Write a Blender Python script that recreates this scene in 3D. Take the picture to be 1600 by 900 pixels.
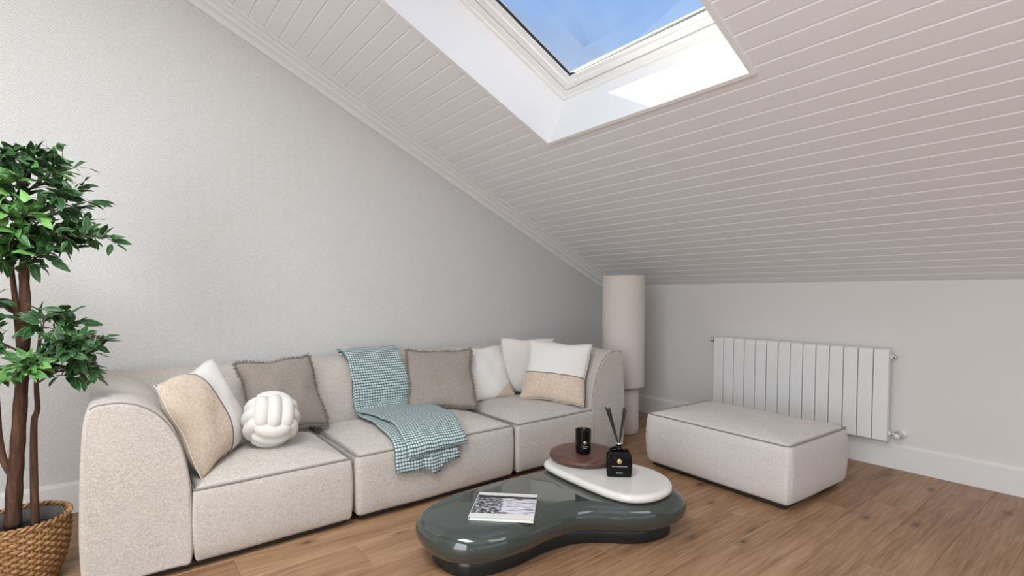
import bpy, math, random
import numpy as np
from mathutils import Vector, Matrix, Euler

for o in list(bpy.data.objects):
    bpy.data.objects.remove(o, do_unlink=True)
SC = bpy.context.scene
COL = SC.collection
PI = math.pi
R = math.radians

# ------------------------------------------------------------------ camera
cam_d = bpy.data.cameras.new('camera')
cam_d.sensor_width = 36.0
cam_d.lens = 795.0 / 1600.0 * 36.0
cam_d.shift_y = 39.54 / 1600.0
cam_d.clip_start = 0.02
cam = bpy.data.objects.new('camera', cam_d)
cam.location = (0, 0, 1.15)
cam.rotation_euler = (R(90 - 2.2), 0, R(-37.9))
COL.objects.link(cam)
SC.camera = cam

# ------------------------------------------------------------------ view, world, lights
SC.view_settings.view_transform = 'Standard'
SC.view_settings.look = 'None'
SC.view_settings.gamma = 1.0
SC.view_settings.use_curve_mapping = False
SC.view_settings.exposure = 0.38

# room: camera stands at x=0, y=0; wallpaper wall y=YW, knee wall x=XK
XK, YW = 4.03, 3.504
XB, YF = -2.6, -2.8
ZK, SL = 1.232, 0.4617                      # knee wall height, roof pitch
def zc(x): return ZK + SL * (XK - x)        # ceiling height
UP = Vector((-1, 0, SL)).normalized()       # up the slope
NV = Vector((SL, 0, 1)).normalized()        # out through the roof
K0 = Vector((XK, 0, ZK))
def S(a, b, c): return K0 + UP * a + NV * c + Vector((0, b, 0))

wld = bpy.data.worlds.new('world'); SC.world = wld
wld.use_nodes = True
nt = wld.node_tree; nt.nodes.clear()
wo = nt.nodes.new('ShaderNodeOutputWorld'); bg = nt.nodes.new('ShaderNodeBackground')
tc = nt.nodes.new('ShaderNodeTexCoord'); nz = nt.nodes.new('ShaderNodeTexNoise')
nz.inputs['Scale'].default_value = 2.6; nz.inputs['Detail'].default_value = 4; nz.inputs['Roughness'].default_value = 0.5
cr = nt.nodes.new('ShaderNodeValToRGB')
cr.color_ramp.elements[0].position = 0.38; cr.color_ramp.elements[0].color = (0.21, 0.365, 0.66, 1)
cr.color_ramp.elements[1].position = 0.72; cr.color_ramp.elements[1].color = (0.56, 0.655, 0.77, 1)
nt.links.new(tc.outputs['Generated'], nz.inputs['Vector']); nt.links.new(nz.outputs['Fac'], cr.inputs['Fac'])
nt.links.new(cr.outputs['Color'], bg.inputs['Color']); nt.links.new(bg.outputs['Background'], wo.inputs['Surface'])
bg.inputs['Strength'].default_value = 1.0

def light(name, kind, loc, direction, energy, color=(1, 1, 1), size=None, spread=None):
    d = bpy.data.lights.new(name, kind); d.energy = energy; d.color = color
    if kind == 'AREA':
        d.shape = 'RECTANGLE'; d.size, d.size_y = size
        if spread: d.spread = spread
    o = bpy.data.objects.new(name, d); COL.objects.link(o); o.location = loc
    o.rotation_euler = Vector(direction).to_track_quat('-Z', 'Z').to_euler()
    return o

sun_local = (0.95, 1.62, 1.0)
to_sun = UP * sun_local[0] + Vector((0, sun_local[1], 0)) + NV * sun_local[2]
sun = light('sun', 'SUN', (0, 8, 8), -to_sun, 16.0, (1.0, 0.95, 0.88)); sun.data.angle = R(0.5)
# added area lights at two made-up wall windows out of view
light('added_window_light', 'AREA', (XB + 0.06, -0.5, 1.75), (1, 0, 0), 92, (0.935, 0.975, 1.0), (3.2, 2.3))
light('added_window_light', 'AREA', (0.9, YF + 0.06, 1.08), (0, 1, 0), 3, (0.96, 0.985, 1.0), (3.6, 1.25))
# added top light at a made-up roof window, upslope behind the camera
A2, A3, B2, B3 = 4.35, 5.65, -0.05, 1.45
light('added_roof_light', 'AREA', S((A2 + A3) / 2, (B2 + B3) / 2, -.05), -NV, 98, (0.93, 0.972, 1.0), (1.3, 1.55))
# weaker added light at a made-up roof window, right of the view
A4, A5, B4, B5 = 1.9, 3.2, -1.5, -0.2
light('added_roof_light', 'AREA', S((A4 + A5) / 2, (B4 + B5) / 2, -.05), -NV, 12, (0.93, 0.972, 1.0), (1.25, 1.25))

# ------------------------------------------------------------------ material helpers
MATS = {}
class NT:
    def __init__(self, name, rough=0.6, spec=0.5):
        self.m = bpy.data.materials.new(name); self.m.use_nodes = True
        self.t = self.m.node_tree; self.p = self.t.nodes['Principled BSDF']
        self.p.inputs['Roughness'].default_value = rough
        self.p.inputs['Specular IOR Level'].default_value = spec
        MATS[name] = self.m
    def n(self, kind, **kw):
        x = self.t.nodes.new('ShaderNode' + kind)
        for k, v in kw.items():
            if k.startswith('i_'): x.inputs[k[2:].replace('_', ' ')].default_value = v
            else: setattr(x, k, v)
        return x
    def l(self, a, b): self.t.links.new(a, b)
    def math(self, op, a, b=None, c=None):
        x = self.n('Math', operation=op)
        for i, v in enumerate((a, b, c)):
            if v is None: continue
            if isinstance(v, (int, float)): x.inputs[i].default_value = v
            else: self.l(v, x.inputs[i])
        return x.outputs[0]
    def mix(self, f, a, b):
        x = self.n('Mix', data_type='RGBA')
        for s, v in ((x.inputs['Factor'], f), (x.inputs['A'], a), (x.inputs['B'], b)):
            if isinstance(v, (int, float)): s.default_value = v
            elif isinstance(v, tuple): s.default_value = (*v, 1)
            else: self.l(v, s)
        return x.outputs['Result']
    def coord(self, kind='Object', scale=(1, 1, 1)):
        c = self.n('TexCoord'); mp = self.n('Mapping'); mp.inputs['Scale'].default_value = scale
        self.l(c.outputs[kind], mp.inputs['Vector']); return mp.outputs['Vector']
    def noise(self, vec, scale, detail=3, rough=0.55):
        x = self.n('TexNoise'); x.inputs['Scale'].default_value = scale
        x.inputs['Detail'].default_value = detail; x.inputs['Roughness'].default_value = rough
        self.l(vec, x.inputs['Vector']); return x.outputs['Fac']
    def ramp(self, f, stops):
        x = self.n('ValToRGB'); e = x.color_ramp.elements
        e[0].position, e[0].color = stops[0][0], (*stops[0][1], 1)
        e[1].position, e[1].color = stops[-1][0], (*stops[-1][1], 1)
        for p, c in stops[1:-1]:
            k = e.new(p); k.color = (*c, 1)
        self.l(f, x.inputs['Fac']); return x.outputs['Color']
    def color(self, c):
        if isinstance(c, tuple): self.p.inputs['Base Color'].default_value = (*c, 1)
        else: self.l(c, self.p.inputs['Base Color'])
    def bump(self, h, strength=0.3, dist=0.002):
        b = self.n('Bump'); b.inputs['Strength'].default_value = strength; b.inputs['Distance'].default_value = dist
        self.l(h, b.inputs['Height']); self.l(b.outputs['Normal'], self.p.inputs['Normal'])

def plain(name, c, rough=0.5, spec=0.5, var=0.04, scale=12, metal=0.0, coat=0.0):
    k = NT(name, rough, spec)
    v = k.noise(k.coord(), scale)
    k.color(k.mix(v, tuple(x * (1 - var) for x in c), tuple(min(1, x * (1 + var)) for x in c)))
    k.p.inputs['Metallic'].default_value = metal; k.p.inputs['Coat Weight'].default_value = coat
    return k.m

def fabric(name, c, c2, weave=120, bump=0.5, rough=0.95, big=3.0, sheen=0.15):
    k = NT(name, rough, 0.15)
    v = k.coord()
    a = k.noise(k.coord('Object', (1, 1, 6)), weave, 2)
    b = k.noise(k.coord('Object', (6, 6, 1)), weave, 2)
    w = k.math('MULTIPLY_ADD', k.math('ADD', a, b), 0.5, 0.0)
    f = k.math('ADD', k.math('MULTIPLY', k.math('SUBTRACT', w, 0.5), 3.6), k.math('ADD', k.math('MULTIPLY', k.noise(v, big), 0.3), 0.35))
    f = k.math('MINIMUM', k.math('MAXIMUM', f, 0.0), 1.0)
    k.color(k.mix(f, c, c2)); k.bump(w, bump, 0.002)
    k.p.inputs['Sheen Weight'].default_value = sheen; k.p.inputs['Sheen Roughness'].default_value = 0.6
    return k.m

# wallpaper: fine woven chevron
k = NT('wallpaper', 0.85, 0.2)
sep = k.n('SeparateXYZ'); cc = k.n('TexCoord'); k.l(cc.outputs['Object'], sep.inputs[0])
tri = k.math('MULTIPLY', k.math('PINGPONG', sep.outputs['X'], 0.034), 1.3)
ph = k.math('ADD', sep.outputs['Z'], tri)
wob = k.noise(k.coord('Object', (1, 1, 1)), 60, 2)
st = k.math('SINE', k.math('ADD', k.math('MULTIPLY', ph, 2 * PI / 0.0150), k.math('MULTIPLY', wob, 3.0)))
brk = k.noise(k.coord('Object', (1, 1, 1)), 160, 2)
h = k.math('MULTIPLY_ADD', st, 0.24, k.math('MULTIPLY', brk, 0.9))
h = k.math('SUBTRACT', h, 0.17)
h = k.math('ADD', h, 0.22)
col = k.ramp(h, [(0.15, (0.56, 0.55, 0.525)), (0.5, (0.665, 0.657, 0.638)), (0.8, (0.745, 0.738, 0.718))])
k.color(col); k.bump(h, 0.6, 0.002)

def wallpaint(name, c, rough=0.7):
    k = NT(name, rough, 0.3); v = k.coord()
    k.color(k.mix(k.noise(v, 1.5), tuple(x * .98 for x in c), tuple(min(1, x * 1.02) for x in c)))
    k.bump(k.noise(v, 180, 2), 0.06, 0.001)
wallpaint('wall_paint', (0.765, 0.735, 0.71))
wallpaint('far_wall_paint', (0.36, 0.345, 0.335))  # unseen walls, tone picked dark to cut bounced light
wallpaint('white_trim', (0.80, 0.79, 0.775), 0.45)
wallpaint('board_paint', (0.85, 0.845, 0.85), 0.5)
wallpaint('joint_white', (0.95, 0.94, 0.93), 0.5)
wallpaint('lining_white', (0.88, 0.88, 0.88), 0.4)
wallpaint('frame_white', (0.90, 0.90, 0.89), 0.35)
plain('gasket_black', (0.03, 0.032, 0.036), 0.5)

# oak planks
k = NT('oak', 0.42, 0.35)
oi = k.n('ObjectInfo'); cc = k.n('TexCoord'); add = k.n('VectorMath', operation='ADD')
off = k.n('CombineXYZ')
k.l(k.math('MULTIPLY', oi.outputs['Random'], 37.0), off.inputs[0]); k.l(k.math('MULTIPLY', oi.outputs['Random'], 91.0), off.inputs[1])
k.l(cc.outputs['Object'], add.inputs[0]); k.l(off.outputs[0], add.inputs[1])
def mapd(scale):
    mp = k.n('Mapping'); mp.inputs['Scale'].default_value = scale; k.l(add.outputs[0], mp.inputs['Vector']); return mp.outputs['Vector']
warp = k.noise(mapd((2.2, 7, 1)), 1.0, 2)
base = k.noise(mapd((1.1, 9, 1)), 1.4, 4)
dv = k.n('VectorMath', operation='ADD'); dvo = k.n('CombineXYZ'); k.l(k.math('MULTIPLY', warp, 1.6), dvo.inputs[1])
k.l(mapd((1.6, 34, 1)), dv.inputs[0]); k.l(dvo.outputs[0], dv.inputs[1])
grain = k.noise(dv.outputs[0], 2.2, 6, 0.65)
fine = k.noise(mapd((9, 320, 1)), 1.0, 3)
vor = k.n('TexVoronoi', feature='F1', voronoi_dimensions='2D'); k.l(mapd((2.2, 5.0, 1)), vor.inputs['Vector']); vor.inputs['Scale'].default_value = 1.0
kmask = k.ramp(vor.outputs['Distance'], [(0.02, (1, 1, 1)), (0.06, (.45, .45, .45)), (0.16, (0, 0, 0))])
kcol = k.n('SeparateColor'); k.l(vor.outputs['Color'], kcol.inputs[0])
ksel = k.math('GREATER_THAN', kcol.outputs[0], 0.5)
kn = k.math('MULTIPLY', kmask, ksel)
f = k.math('ADD', k.math('MULTIPLY', grain, 0.6), k.math('ADD', k.math('MULTIPLY', base, 0.45), k.math('MULTIPLY', k.math('SUBTRACT', fine, 0.5), 0.22)))
f = k.math('ADD', f, k.math('MULTIPLY', k.math('SUBTRACT', oi.outputs['Random'], 0.5), 0.10))
wood = k.ramp(f, [(0.32, (0.135, 0.066, 0.033)), (0.46, (0.275, 0.152, 0.080)), (0.60, (0.39, 0.232, 0.131)), (0.78, (0.50, 0.322, 0.195))])
k.color(k.mix(k.math('MULTIPLY', kn, 0.92), wood, (0.085, 0.045, 0.028)))
k.bump(k.math('ADD', grain, fine), 0.12, 0.0015)
plain('plank_joint', (0.30, 0.19, 0.12), 0.7)

fabric('sofa_fabric', (0.385, 0.335, 0.293), (0.71, 0.65, 0.588), 110)
fabric('piping_fabric', (0.22, 0.19, 0.17), (0.34, 0.30, 0.27), 200)
fabric('ottoman_fabric', (0.53, 0.475, 0.435), (0.80, 0.745, 0.70), 110)
plain('foot_black', (0.02, 0.018, 0.016), 0.6)
fabric('linen_white', (0.74, 0.71, 0.665), (0.86, 0.84, 0.805), 150)
fabric('linen_blush', (0.66, 0.60, 0.56), (0.80, 0.755, 0.715), 150)
fabric('boucle_beige', (0.52, 0.40, 0.30), (0.80, 0.67, 0.54), 75, 1.0)
fabric('linen_taupe', (0.225, 0.188, 0.158), (0.42, 0.365, 0.315), 130)
fabric('fringe_taupe', (0.17, 0.132, 0.10), (0.29, 0.235, 0.185), 300)
fabric('knot_chenille', (0.70, 0.66, 0.60), (0.83, 0.80, 0.745), 160, 0.8)
plain('seam_dark', (0.13, 0.12, 0.125), 0.8)
fabric('lamp_linen', (0.62, 0.545, 0.495), (0.75, 0.68, 0.625), 260, 0.2)

# throw: woven waffle cells in metres along UV
k = NT('throw_weave', 0.95, 0.1)
uv = k.n('UVMap'); sep = k.n('SeparateXYZ'); k.l(uv.outputs[0], sep.inputs[0])
fu = k.math('FRACT', k.math('DIVIDE', sep.outputs[0], 0.0195)); fv = k.math('FRACT', k.math('DIVIDE', sep.outputs[1], 0.0175))
inu = k.math('COMPARE', fu, 0.5, 0.34); inv = k.math('COMPARE', fv, 0.5, 0.26)
dash = k.math('MULTIPLY', inu, inv)
dkv = k.math('GREATER_THAN', k.math('ABSOLUTE', k.math('SUBTRACT', fv, 0.5)), 0.42)
dku = k.math('GREATER_THAN', k.math('ABSOLUTE', k.math('SUBTRACT', fu, 0.5)), 0.45)
dk = k.math('MAXIMUM', dkv, dku)
nzv = k.noise(k.coord(), 300, 2)
teal = k.mix(nzv, (0.19, 0.285, 0.285), (0.33, 0.43, 0.425))
c1 = k.mix(dk, teal, (0.045, 0.075, 0.08))
k.color(k.mix(k.math('MULTIPLY', dash, k.math('MULTIPLY_ADD', nzv, 0.6, 0.55)), c1, (0.74, 0.81, 0.79)))
k.bump(k.math('SUBTRACT', dash, dk), 0.6, 0.002)
fabric('throw_fringe', (0.10, 0.16, 0.165), (0.40, 0.50, 0.49), 260)

# table
k = NT('green_lacquer', 0.06, 0.55); k.color((0.040, 0.051, 0.046)); k.p.inputs['Coat Weight'].default_value = 0.6; k.p.inputs['Coat Roughness'].default_value = 0.03
k.bump(k.noise(k.coord(), 4, 1), 0.02, 0.003)
plain('plinth_lacquer', (0.016, 0.020, 0.020), 0.22)
k = NT('cream_lacquer', 0.14, 0.5); k.color((0.73, 0.70, 0.645)); k.p.inputs['Coat Weight'].default_value = 0.3
k = NT('walnut', 0.38, 0.4)
g = k.noise(k.coord('Object', (3, 22, 8)), 2.2, 5, 0.6)
k.color(k.ramp(g, [(0.3, (0.060, 0.026, 0.018)), (0.55, (0.125, 0.058, 0.040)), (0.75, (0.19, 0.095, 0.066))]))
k.bump(g, 0.1, 0.001)
plain('black_glass', (0.004, 0.004, 0.005), 0.08, 0.22)
plain('black_reed', (0.015, 0.014, 0.014), 0.7)
plain('gold_foil', (0.62, 0.43, 0.16), 0.35, 0.5, metal=0.6)
plain('white_print', (0.72, 0.72, 0.72), 0.6)
plain('wax', (0.10, 0.10, 0.14), 0.5)
plain('chrome', (0.75, 0.75, 0.76), 0.18, 0.5, metal=1.0)
plain('white_plastic', (0.83, 0.82, 0.80), 0.4)
plain('radiator_enamel', (0.87, 0.865, 0.85), 0.35)
plain('paper', (0.78, 0.76, 0.73), 0.7)
# book cover print: monochrome photograph between two pale bands
k = NT('cover_print', 0.35, 0.4)
uv = k.n('UVMap'); sep = k.n('SeparateXYZ'); k.l(uv.outputs[0], sep.inputs[0])
U, V = sep.outputs[0], sep.outputs[1]
mp = k.n('Mapping'); mp.inputs['Scale'].default_value = (1, 1, 1); k.l(uv.outputs[0], mp.inputs['Vector'])
nA = k.noise(mp.outputs[0], 14, 5, 0.75)
leafy = k.ramp(nA, [(0.42, (0.015, 0.015, 0.018)), (0.52, (0.14, 0.14, 0.15)), (0.60, (0.65, 0.66, 0.68))])
mp2 = k.n('Mapping'); mp2.inputs['Scale'].default_value = (3, 12, 1); k.l(uv.outputs[0], mp2.inputs['Vector'])
nB = k.noise(mp2.outputs[0], 1.6, 3)
terr = k.ramp(nB, [(0.36, (0.10, 0.09, 0.10)), (0.45, (0.50, 0.49, 0.52)), (0.56, (0.70, 0.69, 0.73))])
edge = k.math('ADD', U, k.math('MULTIPLY', k.math('SUBTRACT', nA, 0.5), 0.5))
pic = k.mix(k.math('LESS_THAN', edge, 0.44), terr, leafy)
band = k.math('MULTIPLY', k.math('COMPARE', V, 0.82, 0.045), k.math('GREATER_THAN', nB, 0.35))
pic = k.mix(band, pic, (0.015, 0.015, 0.025))
pic = k.mix(k.math('GREATER_THAN', k.math('ABSOLUTE', k.math('SUBTRACT', V, 0.51)), 0.375), pic, (0.72, 0.70, 0.66))
k.color(pic)

# plant
k = NT('leaf_green', 0.42, 0.4)
oi = k.n('ObjectInfo'); uv = k.n('UVMap'); sep = k.n('SeparateXYZ'); k.l(uv.outputs[0], sep.inputs[0])
body = k.ramp(oi.outputs['Random'], [(0.0, (0.020, 0.066, 0.022)), (0.3, (0.045, 0.145, 0.036)), (0.65, (0.110, 0.285, 0.058)), (1.0, (0.23, 0.45, 0.13))])
marg = k.math('GREATER_THAN', k.math('ADD', sep.outputs[0], k.math('MULTIPLY', k.noise(k.coord(), 90, 2), 0.35)), 1.08)
rib = k.math('MULTIPLY', k.math('LESS_THAN', sep.outputs[0], 0.05), 0.35)
k.color(k.mix(k.math('MULTIPLY', k.math('MAXIMUM', marg, rib), 0.8), body, (0.30, 0.50, 0.16)))
k.p.inputs['Subsurface Weight'].default_value = 0.0
k = NT('bark', 0.85, 0.2)
g = k.noise(k.coord('Object', (60, 60, 7)), 1.0, 5, 0.7)
k.color(k.ramp(g, [(0.3, (0.035, 0.018, 0.012)), (0.55, (0.095, 0.048, 0.030)), (0.8, (0.19, 0.11, 0.075))])); k.bump(g, 0.7, 0.004)
plain('twig', (0.10, 0.075, 0.055), 0.8)
k = NT('wicker', 0.55, 0.35)
g = k.noise(k.coord('Object', (1, 1, 2)), 38, 4, 0.65)
k.color(k.ramp(g, [(0.3, (0.155, 0.072, 0.026)), (0.5, (0.33, 0.175, 0.072)), (0.72, (0.50, 0.30, 0.14))])); k.bump(g, 0.4, 0.002)
plain('liner_grey', (0.10, 0.088, 0.080), 0.45)
plain('soil_black', (0.012, 0.011, 0.010), 0.9, var=0.5, scale=120)
# glazing: clear pane
k = NT('glazing'); t = k.t
out = t.nodes['Material Output']; tr = k.n('BsdfTransparent'); gl = k.n('BsdfGlossy'); gl.inputs['Roughness'].default_value = 0.0
lw = k.n('LayerWeight'); lw.inputs['Blend'].default_value = 0.25; mx = k.n('MixShader')
k.l(k.math('MULTIPLY', lw.outputs['Fresnel'], 0.35), mx.inputs[0]); k.l(tr.outputs[0], mx.inputs[1]); k.l(gl.outputs[0], mx.inputs[2]); k.l(mx.outputs[0], out.inputs['Surface'])
k = NT('lamp_glow'); k.p.inputs['Emission Color'].default_value = (1, 0.96, 0.9, 1); k.p.inputs['Emission Strength'].default_value = 25
M = MATS

# ------------------------------------------------------------------ mesh helpers
def mesh(name, verts, faces, mat, smooth=True, fmat=None, uvs=None):
    me = bpy.data.meshes.new(name)
    me.from_pydata([tuple(v) for v in verts], [], faces)
    for mm in (mat if isinstance(mat, list) else [mat]): me.materials.append(M[mm])
    if fmat is not None: me.polygons.foreach_set('material_index', fmat)
    me.polygons.foreach_set('use_smooth', [smooth] * len(me.polygons))
    if uvs is not None:
        ul = me.uv_layers.new(name='UVMap')
        for lp in me.loops: ul.data[lp.index].uv = uvs[lp.vertex_index]
    me.update(); return me
def link(name, me, parent=None):
    o = bpy.data.objects.new(name, me); COL.objects.link(o); o.parent = parent; return o
def obj(name, geo, mat, parent=None, smooth=True, **kw):
    return link(name, mesh(name, geo[0], geo[1], mat, smooth, **kw), parent)
def empty(name, loc=(0, 0, 0)):
    o = bpy.data.objects.new(name, None); COL.objects.link(o); o.location = loc; o.empty_display_size = 0.05; return o
def tag(o, label=None, cat=None, group=None, kind=None):
    if label: o['label'] = label
    if cat: o['category'] = cat
    if group: o['group'] = group
    if kind: o['kind'] = kind
    return o
def keep(child, parent):      # parent a world-space mesh under an Empty that stands at the thing's base
    child.parent = parent
    child.matrix_parent_inverse = Matrix.Translation(parent.location).inverted() if parent.rotation_euler == Euler((0, 0, 0)) else parent.matrix_basis.inverted()
    return child
def join(*gs):
    V, Fc = [], []
    for v, f in gs:
        n = len(V); V += list(v); Fc += [tuple(i + n for i in q) for q in f]
    return V, Fc
def xf(geo, mat): return [mat @ Vector(v) for v in geo[0]], geo[1]
def box(x0, x1, y0, y1, z0, z1, b=0.0):
    if b <= 0:
        v = [(x, y, z) for z in (z0, z1) for y in (y0, y1) for x in (x0, x1)]
        f = [(0, 2, 3, 1), (4, 5, 7, 6), (0, 1, 5, 4), (2, 6, 7, 3), (0, 4, 6, 2), (1, 3, 7, 5)]
        return v, f
    rings = []
    for z, i in ((z0, b), (z0 + b, 0), (z1 - b, 0), (z1, b)):
        xa, xb, ya, yb = x0 + i, x1 - i, y0 + i, y1 - i
        e = b if i == 0 else b * .4
        rings.append([(xa + e, ya, z), (xb - e, ya, z), (xb, ya + e, z), (xb, yb - e, z), (xb - e, yb, z), (xa + e, yb, z), (xa, yb - e, z), (xa, ya + e, z)])
    return loft(rings)
def loft(rings, closed=True, cap=True):
    n = len(rings[0]); v = [p for r in rings for p in r]; f = []
    for i in range(len(rings) - 1):
        for j in range(n if closed else n - 1):
            k2 = (j + 1) % n
            f.append((i * n + j, i * n + k2, (i + 1) * n + k2, (i + 1) * n + j))
    if cap and closed:
        f.append(tuple(range(n - 1, -1, -1))); f.append(tuple((len(rings) - 1) * n + j for j in range(n)))
    return v, f
def lathe(prof, seg=48, c=(0, 0, 0), cap=True):
    rings = [[(c[0] + r * math.cos(2 * PI * j / seg), c[1] + r * math.sin(2 * PI * j / seg), c[2] + z) for j in range(seg)] for r, z in prof]
    return loft(rings, True, cap)
def tube(path, rad, seg=8, closed=False, flat=1.0, cap=True):
    P = [Vector(p) for p in path]; n = len(P)
    rads = rad if isinstance(rad, (list, tuple)) else [rad] * n
    rings = []; ref = None
    for i in range(n):
        a = P[(i - 1) % n] if (closed or i > 0) else P[i]; b = P[(i + 1) % n] if (closed or i < n - 1) else P[i]
        t = (b - a).normalized()
        if ref is None:
            ref = Vector((0, 0, 1)) if abs(t.z) < 0.9 else Vector((1, 0, 0))
        x = (ref - t * ref.dot(t)).normalized(); y = t.cross(x); ref = x
        rings.append([P[i] + x * (rads[i] * math.cos(2 * PI * j / seg)) + y * (rads[i] * flat * math.sin(2 * PI * j / seg)) for j in range(seg)])
    if closed: rings.append(rings[0])
    return loft(rings, True, cap and not closed)
def smoothpath(pts, n=8, closed=False):
    P = [Vector(p) for p in pts]; out = []; m = len(P)
    for i in range(m if closed else m - 1):
        g = (lambda q: P[q % m]) if closed else (lambda q: P[min(max(q, 0), m - 1)])
        p0, p1, p2, p3 = g(i - 1), g(i), g(i + 1), g(i + 2)
        for s in range(n):
            t = s / n
            out.append(0.5 * ((2 * p1) + (p2 - p0) * t + (2 * p0 - 5 * p1 + 4 * p2 - p3) * t * t + (3 * p1 - p0 - 3 * p2 + p3) * t ** 3))
    if not closed: out.append(P[-1].copy())
    return out
def inset2(poly, d):          # inset a counter-clockwise 2-D polygon along vertex normals
    n = len(poly); out = []
    for i in range(n):
        ax, ay = poly[i - 1]; bx, by = poly[(i + 1) % n]
        tx, ty = bx - ax, by - ay; L = math.hypot(tx, ty) or 1
        out.append((poly[i][0] - ty / L * d, poly[i][1] + tx / L * d))
    return out
rnd = random.Random(7)
def lumps(x, y, z, s=1.0):    # slow surface waviness of upholstery
    return math.sin(7.1 * x * s + 1.3) * math.sin(5.3 * y * s + .7) * math.cos(6.1 * z * s) + .5 * math.sin(13 * x * s + 9 * z * s) * math.sin(11 * y * s)

# ------------------------------------------------------------------ structure: floor
fl = tag(obj('floor', box(XB, XK, YF, YW, -0.06, -0.0025), 'plank_joint', smooth=False), 'brown oak plank floor with dark knots', 'floor', kind='structure')
PW, PL = 0.209, 1.28
def plank_mesh(L, W):
    g = 0.0008; e = 0.0018
    rings = [[(g, g, -0.004), (L - g, g, -0.004), (L - g, W - g, -0.004), (g, W - g, -0.004)],
             [(g, g, -e), (L - g, g, -e), (L - g, W - g, -e), (g, W - g, -e)],
             [(g + e, g + e, 0), (L - g - e, g + e, 0), (L - g - e, W - g - e, 0), (g + e, W - g - e, 0)]]
    return mesh('plank', *loft(rings), 'oak', False)
plank_cache = {}
row0 = math.floor((YF - 0.572) / PW)
row = row0
anchor = {}
while 0.572 + row * PW < YW:
    y0 = max(YF, 0.572 + row * PW); y1 = min(YW, 0.572 + (row + 1) * PW)
    joint = {8: 0.376, 7: 0.837, 4: 1.70}.get(row, rnd.uniform(0, PL))
    x = joint - math.ceil((joint - XB) / PL) * PL
    while x < XK:
        xa, xb = max(x, XB), min(x + PL, XK)
        if xb - xa > 0.03:
            key = (round(xb - xa, 3), round(y1 - y0, 3))
            if key not in plank_cache: plank_cache[key] = plank_mesh(*key)
            o = link('plank', plank_cache[key], fl); o.location = (xa, y0, 0)
        x += PL
    row += 1

# ------------------------------------------------------------------ structure: walls
TH = 0.12
def prism_xz(pts, y0, y1):   # pts counter-clockwise in x,z
    n = len(pts); v = [(x, y0, z) for x, z in pts] + [(x, y1, z) for x, z in pts]
    f = [tuple(range(n)), tuple(range(2 * n - 1, n - 1, -1))] + [(j, j + n, (j + 1) % n + n, (j + 1) % n) for j in range(n)]
    return v, f
tag(obj('wall_left', prism_xz([(XB - TH, -.06), (XK + TH, -.06), (XK + TH, zc(XK + TH)), (XB - TH, zc(XB - TH))], YW, YW + TH), 'wallpaper', smooth=False),
    'wall covered in pale grey-beige chevron wallpaper', 'wall', kind='structure')
tag(obj('wall_right', box(XK, XK + TH, YF - TH, YW, -.06, ZK + .02), 'wall_paint', smooth=False), 'low plain off-white wall behind the radiator', 'wall', kind='structure')
# walls behind the camera, each opened for an added window
def wall_with_hole(name, axis, pos, lo, hi, top, hole, label):
    u0, u1, z0, z1 = hole; parts = []
    def bx(a, b, c, d):
        parts.append(box(pos - TH, pos, a, b, c, d) if axis == 'x' else box(a, b, pos - TH, pos, c, d))
    bx(lo, u0, -.06, top); bx(u1, hi, -.06, top); bx(u0, u1, -.06, z0); bx(u0, u1, z1, top)
    return tag(obj(name, join(*parts), 'far_wall_paint', smooth=False), label, 'wall', kind='structure')
wall_with_hole('wall_back', 'x', XB, YF - TH, YW, zc(XB), (-2.15, 1.15, 0.55, 2.95), 'plain wall with an added wide window behind the camera')
fw_pts = [(XB - TH, -.06), (XK, -.06), (XK, zc(XK)), (XB - TH, zc(XB - TH))]
hx0, hx1, hz0, hz1 = -0.95, 2.75, 0.42, 1.75
wf = join(prism_xz([(XB - TH, -.06), (hx0, -.06), (hx0, zc(hx0)), (XB - TH, zc(XB - TH))], YF - TH, YF),
          prism_xz([(hx1, -.06), (XK, -.06), (XK, zc(XK)), (hx1, zc(hx1))], YF - TH, YF),
          prism_xz([(hx0, -.06), (hx1, -.06), (hx1, hz0), (hx0, hz0)], YF - TH, YF),
          prism_xz([(hx0, hz1), (hx1, hz1), (hx1, zc(hx1)), (hx0, zc(hx0))], YF - TH, YF))
tag(obj('wall_front', wf, 'far_wall_paint', smooth=False), 'plain wall with an added window facing the sofa', 'wall', kind='structure')
def added_window(name, axis, pos, u0, u1, z0, z1, label):  # unseen windows, added because the skylight alone leaves the room dim
    e = tag(empty(name), label, 'window', kind='structure')
    def b(a, c, d, f, m, nm, t0=-.09, t1=-.03):
        g = box(pos + t0, pos + t1, a, c, d, f) if axis == 'x' else box(a, c, pos + t0, pos + t1, d, f)
        obj(nm, g, m, e, False)
    w = .06
    b(u0, u1, z0, z0 + w, 'frame_white', 'window_frame'); b(u0, u1, z1 - w, z1, 'frame_white', 'window_frame')
    b(u0, u0 + w, z0 + w, z1 - w, 'frame_white', 'window_frame'); b(u1 - w, u1, z0 + w, z1 - w, 'frame_white', 'window_frame')
    um = (u0 + u1) / 2; b(um - .03, um + .03, z0 + w, z1 - w, 'frame_white', 'mullion')
    b(u0 + w, um - .03, z0 + w, z1 - w, 'glazing', 'pane', -.065, -.055); b(um + .03, u1 - w, z0 + w, z1 - w, 'glazing', 'pane', -.065, -.055)
added_window('added_window_2', 'x', XB, -2.15, 1.15, 0.55, 2.95, 'unseen wide two-pane window behind the camera, added to light the room')
added_window('added_window_3', 'y', YF, hx0, hx1, hz0, hz1, 'unseen two-pane window opposite the sofa, added for fill light')

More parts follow.
